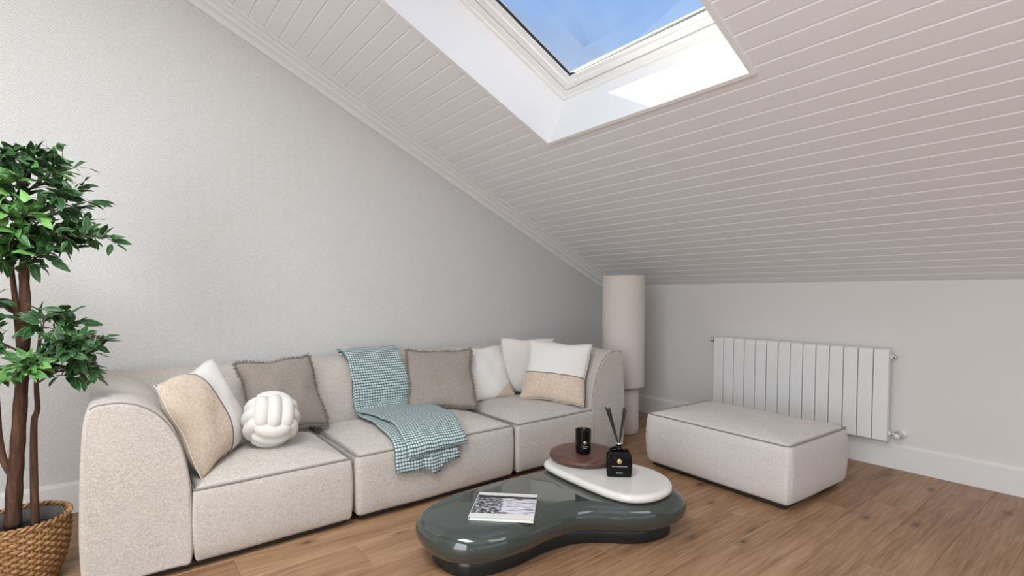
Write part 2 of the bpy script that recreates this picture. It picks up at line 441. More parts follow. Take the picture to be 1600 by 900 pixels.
# baseboards
def baseboard(name, axis, pos, lo, hi, label):
    prof = [(0, 0), (.016, 0), (.016, .148), (.0125, .152), (.0125, .157), (.009, .1655), (0, .1655)]   # out from wall, z
    rings = []
    for s in (lo, hi):
        rings.append([((pos - q, s, z) if axis == 'x' else (s, pos - q, z)) for q, z in (prof if axis == 'y' else prof[::-1])])
    return tag(obj(name, loft(rings), 'white_trim', smooth=False), label, 'baseboard', kind='structure')
baseboard('baseboard_right', 'x', XK - .0005, YF, YW, 'white baseboard below the radiator')
baseboard('baseboard_left', 'y', YW - .0005, XB, XK - .02, 'white baseboard along the wallpaper wall')

# ------------------------------------------------------------------ structure: ceiling
AMAX = (XK - XB) / -UP.x + 0.05
A0, A1, B0, B1 = 2.068, 3.50, 1.119, 2.397            # skylight opening, up-slope and along y
def slab(a0, a1, b0, b1, c0, c1):
    v = [S(a, b, c) for c in (c0, c1) for b in (b0, b1) for a in (a0, a1)]
    f = [(0, 1, 3, 2), (4, 6, 7, 5), (0, 4, 5, 1), (2, 3, 7, 6), (0, 2, 6, 4), (1, 5, 7, 3)]
    return v, f
LB = 0.022
ceil_geo = join(slab(-.15, A0 - LB, YF - TH, YW + TH, .005, .09), slab(A1 + LB, AMAX + .2, YF - TH, YW + TH, .005, .09),
                slab(A0 - LB, A1 + LB, YF - TH, B0 - LB, .005, .09), slab(A0 - LB, A1 + LB, B1 + LB, YW + TH, .005, .09))
ce = tag(obj('ceiling', ceil_geo, 'joint_white', smooth=False), 'sloping ceiling of narrow off-white boards', 'ceiling', kind='structure')
BP = 0.0905
def board_mesh(b0, b1, w):
    g, e = 0.0030, 0.0030
    rings = []
    for b in (b0, b1):
        rings.append([S(g, b, .008), S(w - g, b, .008), S(w - g, b, e), S(w - g - e, b, 0), S(g + e, b, 0), S(g, b, e)])
    v, f = loft(rings); return mesh('ceiling_board', [Vector(p) - K0 for p in v], [tuple(q[::-1]) for q in f], 'board_paint', False)
bm_full = board_mesh(YF, YW, BP); bm_l = board_mesh(B1 + LB, YW, BP); bm_r = board_mesh(YF, B0 - LB, BP)
phase = ((XK - 2.2226) / -UP.x) % BP
a = phase - BP
while a < AMAX:
    full = (a + BP <= A0 - LB) or (a >= A1 + LB)
    cut = None
    if not full and a < A0 - LB: cut = (a, A0 - LB)
    if not full and a + BP > A1 + LB: cut = (A1 + LB, a + BP)
    if full:
        o = link('ceiling_board', bm_full, ce); o.location = K0 + UP * a
    else:
        for me in (bm_l, bm_r):
            o = link('ceiling_board', me, ce); o.location = K0 + UP * a
        if cut and cut[1] - cut[0] > .012:
            o = link('ceiling_board', board_mesh(B0 - LB, B1 + LB, cut[1] - cut[0]), ce); o.location = K0 + UP * cut[0]
    a += BP
# cornice along the wallpaper wall, stepped profile: (out from wall, below ceiling)
prof = [(0, -.004), (0, .088), (.016, .088), (.022, .080), (.022, .062), (.034, .056), (.052, .050), (.060, .040), (.060, .033), (.082, .026), (.090, .018), (.090, .012), (.112, .010), (.120, .004), (.120, -.004)]
rings = [[S(aa, YW - q, -d) for q, d in prof] for aa in (0.0, AMAX)]
v, f = loft(rings)
tag(obj('trim_1', (v, f), 'white_trim', smooth=False), 'stepped white cornice rising along the wallpaper wall', 'cornice', kind='structure')

# skylight: lining boards, frame, sash, gasket, pane
sk = tag(empty('window_1', S(A0, (B0 + B1) / 2, 0)), 'white framed skylight in a deep white lined well', 'skylight', kind='structure')
CW = 0.304
def sl(name, g, m): return keep(obj(name, g, m, smooth=False), sk)
sl('lining_board', slab(A0 - LB, A0, B0 - LB, B1 + LB, -.012, CW + .10), 'lining_white')
sl('lining_board', slab(A1, A1 + LB, B0 - LB, B1 + LB, -.012, CW + .10), 'lining_white')
sl('lining_board', slab(A0, A1, B0 - LB, B0, -.012, CW + .10), 'lining_white')
sl('lining_board', slab(A0, A1, B1, B1 + LB, -.012, CW + .10), 'lining_white')
def ring4(name, i0, i1, c0, c1, m, bot=1.0):
    a0, a1 = A0 + i0 * bot, A0 + i1 * bot
    sl(name, slab(a0, a1, B0 + i0, B1 - i0, c0, c1), m)
    sl(name, slab(A1 - i1, A1 - i0, B0 + i0, B1 - i0, c0, c1), m)
    sl(name, slab(a1, A1 - i1, B0 + i0, B0 + i1, c0, c1), m)
    sl(name, slab(a1, A1 - i1, B1 - i1, B1 - i0, c0, c1), m)
ring4('frame_bar', 0.0, 0.022, CW, CW + .10, 'frame_white', .8)
ring4('frame_bar', 0.022, 0.060, CW + .012, CW + .095, 'frame_white', .8)
ring4('gasket', 0.060, 0.068, CW + .040, CW + .06, 'gasket_black', .8)
ring4('sash_bar', 0.068, 0.110, CW + .022, CW + .075, 'frame_white', .8)
ring4('sash_bar', 0.110, 0.146, CW + .036, CW + .075, 'frame_white', .8)
ring4('gasket', 0.146, 0.150, CW + .044, CW + .060, 'gasket_black', .8)
sl('pane', slab(A0 + .12, A1 - .15, B0 + .15, B1 - .15, CW + .052, CW + .058), 'glazing')

# two unseen roof windows, added to go with the roof lights
for nm_, (a0, a1, b0, b1), lab in (('added_roof_window_4', (A2, A3, B2, B3), 'unseen white roof window higher up the slope, added for top light'), ('added_roof_window_5', (A4, A5, B4, B5), 'unseen white roof window to the right of the skylight, added for fill light')):
    rw = tag(empty(nm_, S((a0 + a1) / 2, (b0 + b1) / 2, 0)), lab, 'skylight', kind='structure')
    for nm, g, m in (('frame_bar', slab(a0 - .07, a0, b0 - .07, b1 + .07, -.03, 0), 'frame_white'), ('frame_bar', slab(a1, a1 + .07, b0 - .07, b1 + .07, -.03, 0), 'frame_white'),
                     ('frame_bar', slab(a0, a1, b0 - .07, b0, -.03, 0), 'frame_white'), ('frame_bar', slab(a0, a1, b1, b1 + .07, -.03, 0), 'frame_white'), ('pane', slab(a0, a1, b0, b1, -.012, -.006), 'glazing')):
        keep(obj(nm, g, m, smooth=False), rw)

# ------------------------------------------------------------------ sofa
def arm_profile():
    k_ = [(.012, .03), (.003, .10), (.0, .25), (.007, .45), (.017, .60), (.025, .675), (.035, .712), (.055, .731), (.09, .737), (.135, .736), (.18, .724),
          (.22, .702), (.258, .668), (.292, .620), (.322, .556), (.344, .465), (.357, .37), (.360, .29), (.361, .2), (.36, .12), (.357, .06), (.345, .03)] + [(.345 - .333 * q / 12, .03) for q in range(1, 12)]
    return [(p.x, p.z) for p in smoothpath([(h, 0, z) for h, z in k_], 3)]
AP = arm_profile()[::-1]                  # counter-clockwise in (h, z)
def extruded(prof, fn, L, r, nseg=12, bulge=0.006):
    ts = []
    for i in range(6):
        q = i / 5 * PI / 2; ts.append((r * (1 - math.cos(q)) if False else r * (1 - math.sin(PI / 2 - q)) if False else r - r * math.cos(q) if False else r * (1 - math.cos(q)), r * (1 - math.sin(q))))
    st = [(t, i) for t, i in ts]
    mid = [(r + (L - 2 * r) * j / nseg, 0.0) for j in range(1, nseg)]
    en = [(L - t, i) for t, i in reversed(ts)]
    rings = []
    for t, i in st + mid + en:
        rings.append([fn(h, z, t) for h, z in inset2(prof, i)])
    v, f = loft(rings, True, True)
    return v, f
def wav(p, amp=.0035):
    x, y, z = p; d = lumps(x, y, z) * amp
    return (x + d * .6, y + d, z + d * .5)
YFR, YBK = 2.44, 3.485
def rrect(x0, x1, y0, y1, r, n=6, ne=14):
    pts = []
    for cx, cy, a0 in ((x1 - r, y0 + r, -PI / 2), (x1 - r, y1 - r, 0), (x0 + r, y1 - r, PI / 2), (x0 + r, y0 + r, PI)):
        for i in range(n + 1):
            t = a0 + i / n * PI / 2; pts.append((cx + r * math.cos(t), cy + r * math.sin(t)))
    out = []
    m = len(pts)
    for i in range(m):
        a, b = pts[i], pts[(i + 1) % m]
        d = math.hypot(b[0] - a[0], b[1] - a[1]); q = max(1, int(d / .05))
        for s in range(q): out.append((a[0] + (b[0] - a[0]) * s / q, a[1] + (b[1] - a[1]) * s / q))
    return out
def upholstered(e, x0, x1, y0, y1, z0, zs, zt, r, fab, names=('base', 'seat_panel', 'piping'), bulge=.008, power=3.2, mat=None):
    c = rrect(x0, x1, y0, y1, r); cx, cy = (x0 + x1) / 2, (y0 + y1) / 2
    fn = (lambda p: mat @ Vector(p)) if mat else (lambda p: p)
    rings = []
    H = zs - z0
    for z, i in ((z0, .022), (z0 + .006, .010), (z0 + .02, .002)) + tuple((z0 + .02 + (H - .02) * q / 6, -bulge * math.sin(PI * q / 6)) for q in range(1, 6)) + ((zs - .012, 0.0), (zs, .006)):
        rings.append([fn(wav((*p, z), .002)) for p in inset2(c, i)])
    body = loft(rings); keep(obj(names[0], body, fab), e)
    rings = []
    for q in range(13):
        s = q / 12 * .96
        rings.append([fn(wav((cx + (p[0] - cx) * (1 - s), cy + (p[1] - cy) * (1 - s), zs + .001 + (zt - zs) * (1 - (1 - s) ** power)), .003 * s)) for p in inset2(c, .005)])
    top = keep(obj(names[1], loft(rings), fab), e)
    obj(names[2], tube([fn((*p, zs + .001)) for p in inset2(c, .0035)], .0034, 6, True), 'piping_fabric', top)
def feet(e, xs, ys):
    keep(obj('shadow_gap_rail', box(xs[0] - .045, xs[1] + .045, ys[0] - .045, ys[1] + .045, .010, .034), 'foot_black', smooth=False), e)  # black rail added to deepen the shadow gap under the sofa
    for x in xs:
        for y in ys:
            keep(obj('foot', lathe([(.022, 0), (.026, .004), (.026, .036)], 16, (x, y, 0)), 'foot_black'), e)
def arm(e, x_outer, sgn):
    fn = lambda h, z, t: wav((x_outer + sgn * h, YFR + t, z), .003)
    g = extruded(AP, fn, YBK - YFR, .014)
    if sgn > 0: g = (g[0], [tuple(q[::-1]) for q in g[1]])
    ob = keep(obj('arm', g, 'sofa_fabric'), e)
    for pg in ob.data.polygons:
        if len(pg.vertices) > 4: pg.use_smooth = False
    path = [(x_outer + sgn * h, YFR + .004, z) for h, z in inset2(AP, .004)][::-1]
    path = [p for p in path if p[2] > .05 and not (abs(p[0] - x_outer) < .1 and p[2] < .712)]
    obj('piping', tube(path, .0036, 6), 'piping_fabric', ob)
def back(e, x0, x1, r=.02):
    fn = lambda h, z, t: wav((x0 + t, YBK - h, z), .004)
    g = extruded(AP, fn, x1 - x0, r)
    keep(obj('backrest', (g[0], [tuple(q[::-1]) for q in g[1]]), 'sofa_fabric'), e)
XA, X1, X2, XE = -0.13, 0.912, 1.932, 2.965
s1 = tag(empty('sofa_module', (0.39, 2.96, 0)), 'cream fabric sofa end section with a curved arm, beside the potted tree', 'sofa section', 'sections of the cream modular sofa')
back(s1, XA + .07, X1 - .011, .03); arm(s1, XA, 1); upholstered(s1, XA + .362, X1 - .011, YFR, 3.16, .03, .336, .388, .014, 'sofa_fabric'); feet(s1, (XA + .08, X1 - .08), (YFR + .08, YBK - .08))
s2 = tag(empty('sofa_module', (1.42, 2.96, 0)), 'cream fabric armless middle section of the sofa, under the teal throw', 'sofa section', 'sections of the cream modular sofa')
back(s2, X1 + .011, X2 - .011); upholstered(s2, X1 + .011, X2 - .011, YFR, 3.16, .03, .338, .392, .03, 'sofa_fabric'); feet(s2, (X1 + .08, X2 - .08), (YFR + .08, YBK - .08))
s3 = tag(empty('sofa_module', (2.45, 2.96, 0)), 'cream fabric sofa end section with a curved arm, in front of the round column lamp', 'sofa section', 'sections of the cream modular sofa')
back(s3, X2 + .011, XE - .07, .03); arm(s3, XE, -1); upholstered(s3, X2 + .011, XE - .338, YFR, 3.16, .03, .336, .388, .014, 'sofa_fabric'); feet(s3, (X2 + .08, XE - .08), (YFR + .08, YBK - .08))

# ottoman, turned a little off the wall
ot = tag(empty('ottoman', (3.105, 1.625, 0)), 'low rectangular cream fabric ottoman standing before the radiator', 'ottoman')
MO = Matrix.Translation((3.105, 1.625, 0)) @ Matrix.Rotation(R(-2.8), 4, 'Z')
upholstered(ot, -.345, .345, -.47, .47, .032, .352, .392, .03, 'ottoman_fabric', ('base', 'top_panel', 'piping'), .010, 3.4, MO)
keep(obj('shadow_gap_rail', xf(box(-.31, .31, -.435, .435, .010, .036), MO), 'foot_black', smooth=False), ot)  # same black rail, darkens the shadow line below the ottoman
for sx in (-1, 1):
    for sy in (-1, 1):
        g = lathe([(.022, 0), (.026, .004), (.026, .04)], 16)
        keep(obj('foot', xf(g, MO @ Matrix.Translation((sx * .27, sy * .39, 0))), 'foot_black'), ot)
        # upright corner seam
        cpath = [MO @ Vector((sx * (.345 - .0085 + .009 * math.sin(PI * t / 10)), sy * (.47 - .0085 + .009 * math.sin(PI * t / 10)), .05 + .30 * t / 10)) for t in range(11)]
        keep(obj('seam', tube(cpath, .0022, 5), 'ottoman_fabric'), ot)

# ------------------------------------------------------------------ cushions
def cushion_geo(w, h, t, seed=0, pinch=.075, n=26, wr=.004, slump=0.0):
    r_ = random.Random(seed); a1, a2, a3, a4 = [r_.uniform(0, 6.28) for _ in range(4)]
    V, idx, uv = [], {}, []
    def pt(i, j, side):
        u = -1 + 2 * i / n; v = -1 + 2 * j / n
        u = math.copysign(abs(u) ** .8, u); v = math.copysign(abs(v) ** .8, v)
        x = w / 2 * u * (1 - pinch * (1 - v * v)); y = h / 2 * v * (1 - pinch * (1 - u * u))
        m = max(0.0, (1 - abs(u) ** 3.0) * (1 - abs(v) ** 3.0)) ** .62
        z = side * t / 2 * m
        z += side * m * wr * (math.sin(9 * u + 4 * v + a1) + math.sin(5 * v - 7 * u + a2)) * .6
        x += wr * math.sin(6 * v + a3) * abs(u); y += wr * math.sin(6 * u + a4) * abs(v)
        if slump: z += slump * (v * v - .3) * .5
        return (x, y, z)
    faces, fc = [], []
    for side in (1, -1):
        for i in range(n + 1):
            for j in range(n + 1):
                edge = i in (0, n) or j in (0, n)
                if side == -1 and edge: idx[(i, j, -1)] = idx[(i, j, 1)]; continue
                idx[(i, j, side)] = len(V); V.append(pt(i, j, side))
        for i in range(n):
            for j in range(n):
                q = (idx[(i, j, side)], idx[(i + 1, j, side)], idx[(i + 1, j + 1, side)], idx[(i, j + 1, side)])
                faces.append(q if side == 1 else q[::-1])
    return V, faces, pt, n
def cushion(name, label, group, Rm, c, w, h, t, mats, split=None, seed=1, fringe=False, slump=0.0, wr=.004, pinch=.075):
    Mw = Matrix(Rm).to_4x4(); Mw.translation = Vector(c)
    V, Fc, pt, n = cushion_geo(w, h, t, seed, slump=slump, wr=wr, pinch=pinch)
    fm = None
    if split:
        fm = []
        for q in Fc:
            p = sum((Vector(V[i]) for i in q), Vector()) / 4
            fm.append(1 if split(p.x / w, p.y / h) else 0)
    e = empty(name); e.matrix_world = Mw
    tag(e, label, 'cushion', group)
    cover = obj('cover', (V, Fc), mats, e, fmat=fm)
    ring = [pt(i, 0, 1) for i in range(n)] + [pt(n, j, 1) for j in range(n)] + [pt(n - i, n, 1) for i in range(n)] + [pt(0, n - j, 1) for j in range(n)]
    if fringe:
        r_ = random.Random(seed + 50); vs, fs = [], []
        m = len(ring)
        for q in range(m * 7):
            f = q / 7; i = int(f); p = Vector(ring[i]).lerp(Vector(ring[(i + 1) % m]), f - i)
            p += Vector((r_.uniform(-.003, .003), r_.uniform(-.003, .003), r_.uniform(-.004, .004)))
            tdir = (Vector(ring[(i + 1) % m]) - Vector(ring[i])).normalized()
            o_ = Vector((tdir.y, -tdir.x, 0)) + tdir * r_.uniform(-.8, .8) + Vector((0, 0, r_.uniform(-.7, .7)))
            L = r_.uniform(.010, .024); wd = tdir * .0022 + Vector((0, 0, .0008))
            k_ = len(vs); tip = p + o_.normalized() * L
            md = p + o_.normalized() * L * .5 + Vector((r_.uniform(-.003, .003), r_.uniform(-.003, .003), r_.uniform(-.003, .003)))
            vs += [p - wd, p + wd, md + wd * .9, md - wd * .9, tip]
            fs += [(k_, k_ + 1, k_ + 2, k_ + 3), (k_ + 3, k_ + 2, k_ + 4)]
        tag(obj('fringe', (vs, fs), 'fringe_taupe', cover), 'frayed taupe fringe', kind='stuff')
        obj('edge_seam', tube(ring, .0035, 6, True), 'fringe_taupe', e)
    else:
        obj('edge_seam', tube(ring, .0022, 5, True), mats[0] if isinstance(mats, list) else mats, e)
    return cover, pt, n
def seam_line(e, pt, n, axis, frac):
    path = []
    best = min(range(n + 1), key=lambda i: abs(math.copysign(abs(-1 + 2 * i / n) ** .8, -1 + 2 * i / n) - frac))
    for j in range(n + 1):
        p = pt(best, j, 1) if axis == 'x' else pt(j, best, 1)
        path.append((p[0], p[1], p[2] + .001))
    obj('seam_cord', tube(path, .003, 6), 'seam_dark', e)

e, pt, n = cushion('cushion', 'cream cushion with a beige boucle band, leaning on the sofa arm by the tree', 'cushions on the sofa',
    [[0.5537, -0.3519, 0.7547], [0.8265, 0.1218, -0.5496], [0.1014, 0.9281, 0.3583]], (.325, 2.742, .588), .48, .45, .165,
    ['linen_white', 'boucle_beige'], lambda x, y: x < -.01, 3, wr=.006)
seam_line(e, pt, n, 'x', 0.0)
cushion('cushion', 'taupe linen cushion with frayed fringe behind the knotted ball cushion', 'cushions on the sofa',
    [[0.971, -0.1167, 0.2084], [0.2386, 0.4328, -0.8694], [0.0113, 0.8939, 0.4481]], (.735, 3.04, .582), .43, .43, .13, 'linen_taupe', None, 5, True)
cushion('cushion', 'taupe linen cushion with frayed fringe right beside the teal throw', 'cushions on the sofa',
    [[0.938, 0.2044, -0.2801], [-0.3462, 0.5086, -0.7884], [-0.0187, 0.8364, 0.5478]], (1.745, 3.03, .569), .46, .44, .115, 'linen_taupe', None, 6, True)
cushion('cushion', 'plain cream cushion half hidden by the taupe cushion next to the throw', 'cushions on the sofa',
    [[1.0, -0.0015, -0.0076], [-0.0062, 0.4194, -0.9078], [0.0046, 0.9078, 0.4194]], (2.155, 3.085, .562), .42, .42, .095,
    ['linen_white', 'boucle_beige'], lambda x, y: x * .7 - y > .50, 8)
cushion('cushion', 'plain pale blush cushion at the very back of the sofa corner', 'cushions on the sofa',
    [[0.7379, -0.0467, -0.6733], [-0.6749, -0.0428, -0.7367], [0.0056, 0.998, -0.0631]], (2.47, 2.985, .60), .40, .43, .09, 'linen_blush', None, 9)
e, pt, n = cushion('cushion', 'cream cushion with a beige boucle band along its bottom, by the far sofa arm', 'cushions on the sofa',
    [[0.4969, 0.3419, -0.7976], [-0.866, 0.1363, -0.4811], [-0.0557, 0.9298, 0.3638]], (2.485, 2.68, .59), .475, .45, .13,
    ['linen_white', 'boucle_beige'], lambda x, y: y < -.07, 11)
seam_line(e, pt, n, 'y', -0.15)

# knotted ball cushion: strands three by three over six sides
kb = tag(empty('knot_cushion', (.60, 2.735, .375)), 'round cream cushion knotted from thick padded strands, on the sofa seat', 'cushion', 'cushions on the sofa')
RK = .097; MKc = Matrix.Translation((.60, 2.735, .522)) @ Euler((R(-40), R(8), R(-6))).to_matrix().to_4x4()
sides = [((0, -1, 0), (0, 0, 1)), ((0, 1, 0), (0, 0, 1)), ((0, 0, 1), (1, 0, 0)), ((0, 0, -1), (1, 0, 0)), ((1, 0, 0), (0, 1, 0)), ((-1, 0, 0), (0, 1, 0))]
for nn, dd in sides:
    nn, dd = Vector(nn), Vector(dd); ss = nn.cross(dd)
    for q in (-1, 0, 1):
        path, rr = [], []
        for i in range(17):
            t = -1 + 2 * i / 16; ang = t * R(66)
            lat = q * .056 * (1 - .12 * t * t)
            ln = math.sqrt(max(0, RK * RK - lat * lat * .55))
            dip = 1.0 - .42 * max(0, abs(t) - .55) / .45
            p = (nn * math.cos(ang) + dd * math.sin(ang)) * ln * dip * 1.06 + ss * lat
            path.append(MKc @ p); rr.append(.0335 * (1 - .22 * max(0, abs(t) - .6) / .4))
        keep(obj('strand', tube(path, rr, 12), 'knot_chenille'), kb)
keep(obj('core', xf(lathe([(.001, -.09), (.05, -.078), (.08, -.045), (.092, 0), (.08, .045), (.05, .078), (.001, .09)], 24), MKc), 'knot_chenille'), kb)

# ------------------------------------------------------------------ throw blanket
def drape_path(off, hang):     # (y, z) down the backrest, across the seat, over the front edge
    p = [(3.40, .748 + off), (3.34, .757 + off)]
    for i in range(0, 14):
        t = PI / 2 - i / 14 * PI / 2
        p.append((YBK - (.16 + (.20 + off) * math.cos(t)), .36 + (.388 + off) * math.sin(t)))
    p = [q for q in p if q[1] > .43]
    p += [(3.105 - off, .412 + off), (3.06, .398 + off), (2.95, .396 + off), (2.8, .395 + off), (2.65, .391 + off), (2.55, .381 + off), (2.48, .362 + off), (2.445 - off, .342 + off * .5), (2.426 - off, .31)]
    p += [(2.420 - off, .31 - (.31 - hang) * .5), (2.422 - off, hang)]
    return p
def sheet(name, off, hang, left, right, parent, seed, ruffle=.006, uoff=0.0, thick=.009):
    pth = smoothpath([(0, y, z) for y, z in drape_path(off, 0.0)], 4)
    # shorten the tail per column so the hem hangs unevenly
    L = [0.0]
    for i in range(1, len(pth)): L.append(L[-1] + (pth[i] - pth[i - 1]).length)
    def at(s):
        s = max(0, min(L[-1], s)); i = next((k_ for k_ in range(1, len(L)) if L[k_] >= s), len(L) - 1)
        t = (s - L[i - 1]) / max(1e-6, L[i] - L[i - 1]); return pth[i - 1].lerp(pth[i], t)
    def s_of(y): return next(L[i] for i in range(len(pth)) if pth[i].y <= y)
    s_front = next(L[i] for i in range(len(pth)) if pth[i].z <= .31 and pth[i].y < 2.5)
    nx, ns = 26, 90; V, uv = [], []
    def interp(tab, y):
        for (ya, xa), (yb, xb) in zip(tab, tab[1:]):
            if ya >= y >= yb: return xa + (xb - xa) * (ya - y) / max(1e-6, ya - yb)
        return tab[-1][1] if y < tab[-1][0] else tab[0][1]
    for lay in (0, 1):
        for i in range(nx + 1):
            f = i / nx; tail = s_front + hang(f)
            for j in range(ns + 1):
                s = tail * j / ns; p = at(s); ye = p.y if s < s_front else 2.42 - (s - s_front) * .3
                x = interp(left, ye) * (1 - f) + interp(right, ye) * f
                amt = min(1, max(0, (s - .45) / .5))
                rz = ruffle * (math.sin(9 * f + seed + s * 3) + .6 * math.sin(17 * f - s * 5 + seed)) * amt
                pn = Vector((x, p.y, p.z))
                if s > s_front: pn.y -= abs(rz) * 1.6 + .004
                else: pn.z += abs(rz) * .7
                pn.x += .004 * math.sin(22 * s + seed)
                if lay:
                    q = at(s + .01) - at(s - .01); nrm = Vector((0, q.z, -q.y)).normalized()
                    if nrm.z < 0 and s < s_front: nrm = -nrm
                    if s >= s_front: nrm = Vector((0, -1, 0))
                    pn += nrm * thick
                V.append(pn); uv.append((f * .46 + uoff, s))
    N = (nx + 1) * (ns + 1); F_ = []
    idx = lambda l, i, j: l * N + i * (ns + 1) + j
    for i in range(nx):
        for j in range(ns):
            F_.append((idx(0, i, j), idx(0, i, j + 1), idx(0, i + 1, j + 1), idx(0, i + 1, j)))
            F_.append((idx(1, i, j), idx(1, i + 1, j), idx(1, i + 1, j + 1), idx(1, i, j + 1)))
    for j in range(ns):
        F_.append((idx(0, 0, j), idx(1, 0, j), idx(1, 0, j + 1), idx(0, 0, j + 1))); F_.append((idx(0, nx, j), idx(0, nx, j + 1), idx(1, nx, j + 1), idx(1, nx, j)))
    for i in range(nx):
        F_.append((idx(0, i, 0), idx(0, i + 1, 0), idx(1, i + 1, 0), idx(1, i, 0))); F_.append((idx(0, i, ns), idx(1, i, ns), idx(1, i + 1, ns), idx(0, i + 1, ns)))
    keep(obj(name, (V, F_), 'throw_weave', uvs=uv), parent)
    # frayed hem
    r_ = random.Random(seed); vs, fs = [], []
    for q in range(150):
        f = q / 149 * nx; i = min(nx - 1, int(f)); p = V[idx(1, i, ns)].lerp(V[idx(1, i + 1, ns)], f - i) + Vector((0, thick * .4, .001))
        d = Vector((r_.uniform(-.5, .5), r_.uniform(-.5, .1), -1)).normalized() * r_.uniform(.008, .016); wd = Vector((.0013, 0, 0)); k_ = len(vs)
        vs += [p - wd, p + wd, p + d]; fs.append((k_, k_ + 1, k_ + 2))
    for q in range(240):
        f = q / 239 * ns; j = min(ns - 1, int(f)); p = V[idx(1, 0, j)].lerp(V[idx(1, 0, j + 1)], f - j)
        d = Vector((-1, r_.uniform(-.6, .6), r_.uniform(-.6, .3))).normalized() * r_.uniform(.004, .009); k_ = len(vs); wd = Vector((0, .0012, .0012))
        vs += [p - wd, p + wd, p + d]; fs.append((k_, k_ + 1, k_ + 2))
    tag(keep(obj('hem_fringe', (vs, fs), 'throw_fringe'), parent), kind='stuff')
tw = tag(empty('throw_blanket', (1.38, 2.8, .36)), 'teal and white woven throw draped over the sofa back and seat', 'throw blanket')
sheet('lower_layer', .004, lambda f: .045 + .022 * math.sin(3 * f + .3) + (.030 if .5 < f < .72 else 0), [(3.5, 1.165), (3.2, 1.175), (3.0, 1.15), (2.8, 1.15), (2.6, 1.135), (2.42, 1.12), (2.3, 1.125)],
      [(3.5, 1.50), (3.2, 1.50), (3.0, 1.54), (2.8, 1.58), (2.6, 1.55), (2.42, 1.50), (2.3, 1.49)], tw, 2)
sheet('upper_layer', .022, lambda f: -.022 + .010 * math.sin(5 * f + 1), [(3.5, 1.155), (3.2, 1.17), (3.05, 1.165), (2.9, 1.20), (2.7, 1.22), (2.55, 1.20), (2.42, 1.185)],
      [(3.5, 1.54), (3.2, 1.535), (3.05, 1.60), (2.9, 1.63), (2.7, 1.615), (2.55, 1.58), (2.42, 1.54)], tw, 5, .005, .2)

# ------------------------------------------------------------------ coffee table
def blob(outline, levels, n=9):
    c = [(p.x, p.y) for p in smoothpath([(x, y, 0) for x, y in outline], n, True)]
    area = sum(c[i - 1][0] * c[i][1] - c[i][0] * c[i - 1][1] for i in range(len(c)))
    if area < 0: c = c[::-1]
    rings = [[(x, y, z) for x, y in inset2(c, i)] for z, i in levels]
    return loft(rings)
def bull(z0, z1, r=None, n=8, top_r=None):
    h = (z1 - z0) / 2; r = r or h; out = []
    for i in range(2 * n + 1):
        t = -PI / 2 + PI * i / (2 * n); out.append(((z0 + z1) / 2 + h * math.sin(t), r * (1 - math.cos(t))))
    return out
ct = tag(empty('coffee_table', (1.6, 1.75, 0)), 'low dark green lacquered coffee table with cream and walnut upper discs', 'coffee table')
TOP = [(.985, 1.93), (.975, 1.82), (1.00, 1.71), (1.07, 1.63), (1.18, 1.585), (1.32, 1.575), (1.47, 1.585), (1.60, 1.567), (1.69, 1.515), (1.78, 1.43), (1.88, 1.37), (2.01, 1.345), (2.11, 1.365), (2.165, 1.43), (2.17, 1.53), (2.13, 1.68), (2.08, 1.85), (2.0, 1.99), (1.86, 2.06), (1.66, 2.088), (1.455, 2.095), (1.26, 2.09), (1.13, 2.06), (1.035, 2.01)]
keep(obj('plinth', blob(TOP, [(0.0, .075), (.004, .072), (.09, .072)]), 'plinth_lacquer'), ct)
keep(obj('body', blob(TOP, bull(.07, .20, .062) + [(.20, .10), (.20, .14)]), 'green_lacquer'), ct)
SLB = [(1.80, 2.03), (1.775, 1.93), (1.765, 1.80), (1.76, 1.66), (1.765, 1.54), (1.80, 1.45), (1.87, 1.40), (1.96, 1.385), (2.05, 1.405), (2.13, 1.47), (2.175, 1.57), (2.18, 1.69), (2.15, 1.82), (2.09, 1.93), (2.02, 2.01), (1.93, 2.065), (1.85, 2.07)]
keep(obj('cream_slab', blob(SLB, [(.196, .035)] + bull(.203, .243, .022) + [(.243, .05)]), 'cream_lacquer'), ct).__setitem__('label', 'glossy cream rounded slab')
dsk = xf(lathe([(.145, 0), (.17, .002), (.186, .009), (.194, .02), (.190, .03), (.178, .036), (.155, .038)], 64), Matrix.Translation((2.022, 1.945, .243)))
keep(obj('walnut_disc', dsk, 'walnut'), ct).__setitem__('label', 'round dark walnut disc')

# book with a monochrome cover
bk = tag(empty('book', (1.337, 1.768, .2005)), 'thin square book with a black and white cover photograph, on the table', 'book')
MB_ = Matrix.Translation((1.337, 1.768, .2005)) @ Matrix.Rotation(R(-44.5), 4, 'Z')
def bxm(name, g, m, par, **kw): return keep(obj(name, xf(g, MB_), m, smooth=False, **kw), par)
bw, bh = .272, .262
cv = bxm('front_cover', ([(-bw / 2, -bh / 2, .0165), (bw / 2, -bh / 2, .0165), (bw / 2, bh / 2, .0165), (-bw / 2, bh / 2, .0165), (-bw / 2, -bh / 2, .0145), (bw / 2, -bh / 2, .0145), (bw / 2, bh / 2, .0145), (-bw / 2, bh / 2, .0145)],
     [(0, 1, 2, 3), (7, 6, 5, 4), (0, 4, 5, 1), (1, 5, 6, 2), (2, 6, 7, 3), (3, 7, 4, 0)]), 'cover_print', bk, uvs=[(0, 0), (1, 0), (1, 1), (0, 1)] * 2)
bxm('page_block', box(-bw / 2 + .003, bw / 2 - .003, -bh / 2 + .003, bh / 2 - .003, .002, .0145), 'paper', bk)
bxm('back_cover', box(-bw / 2, bw / 2, -bh / 2, bh / 2, 0, .002), 'paper', bk)
bxm('spine', box(-bw / 2 - .002, -bw / 2, -bh / 2, bh / 2, 0, .0165), 'paper', bk)

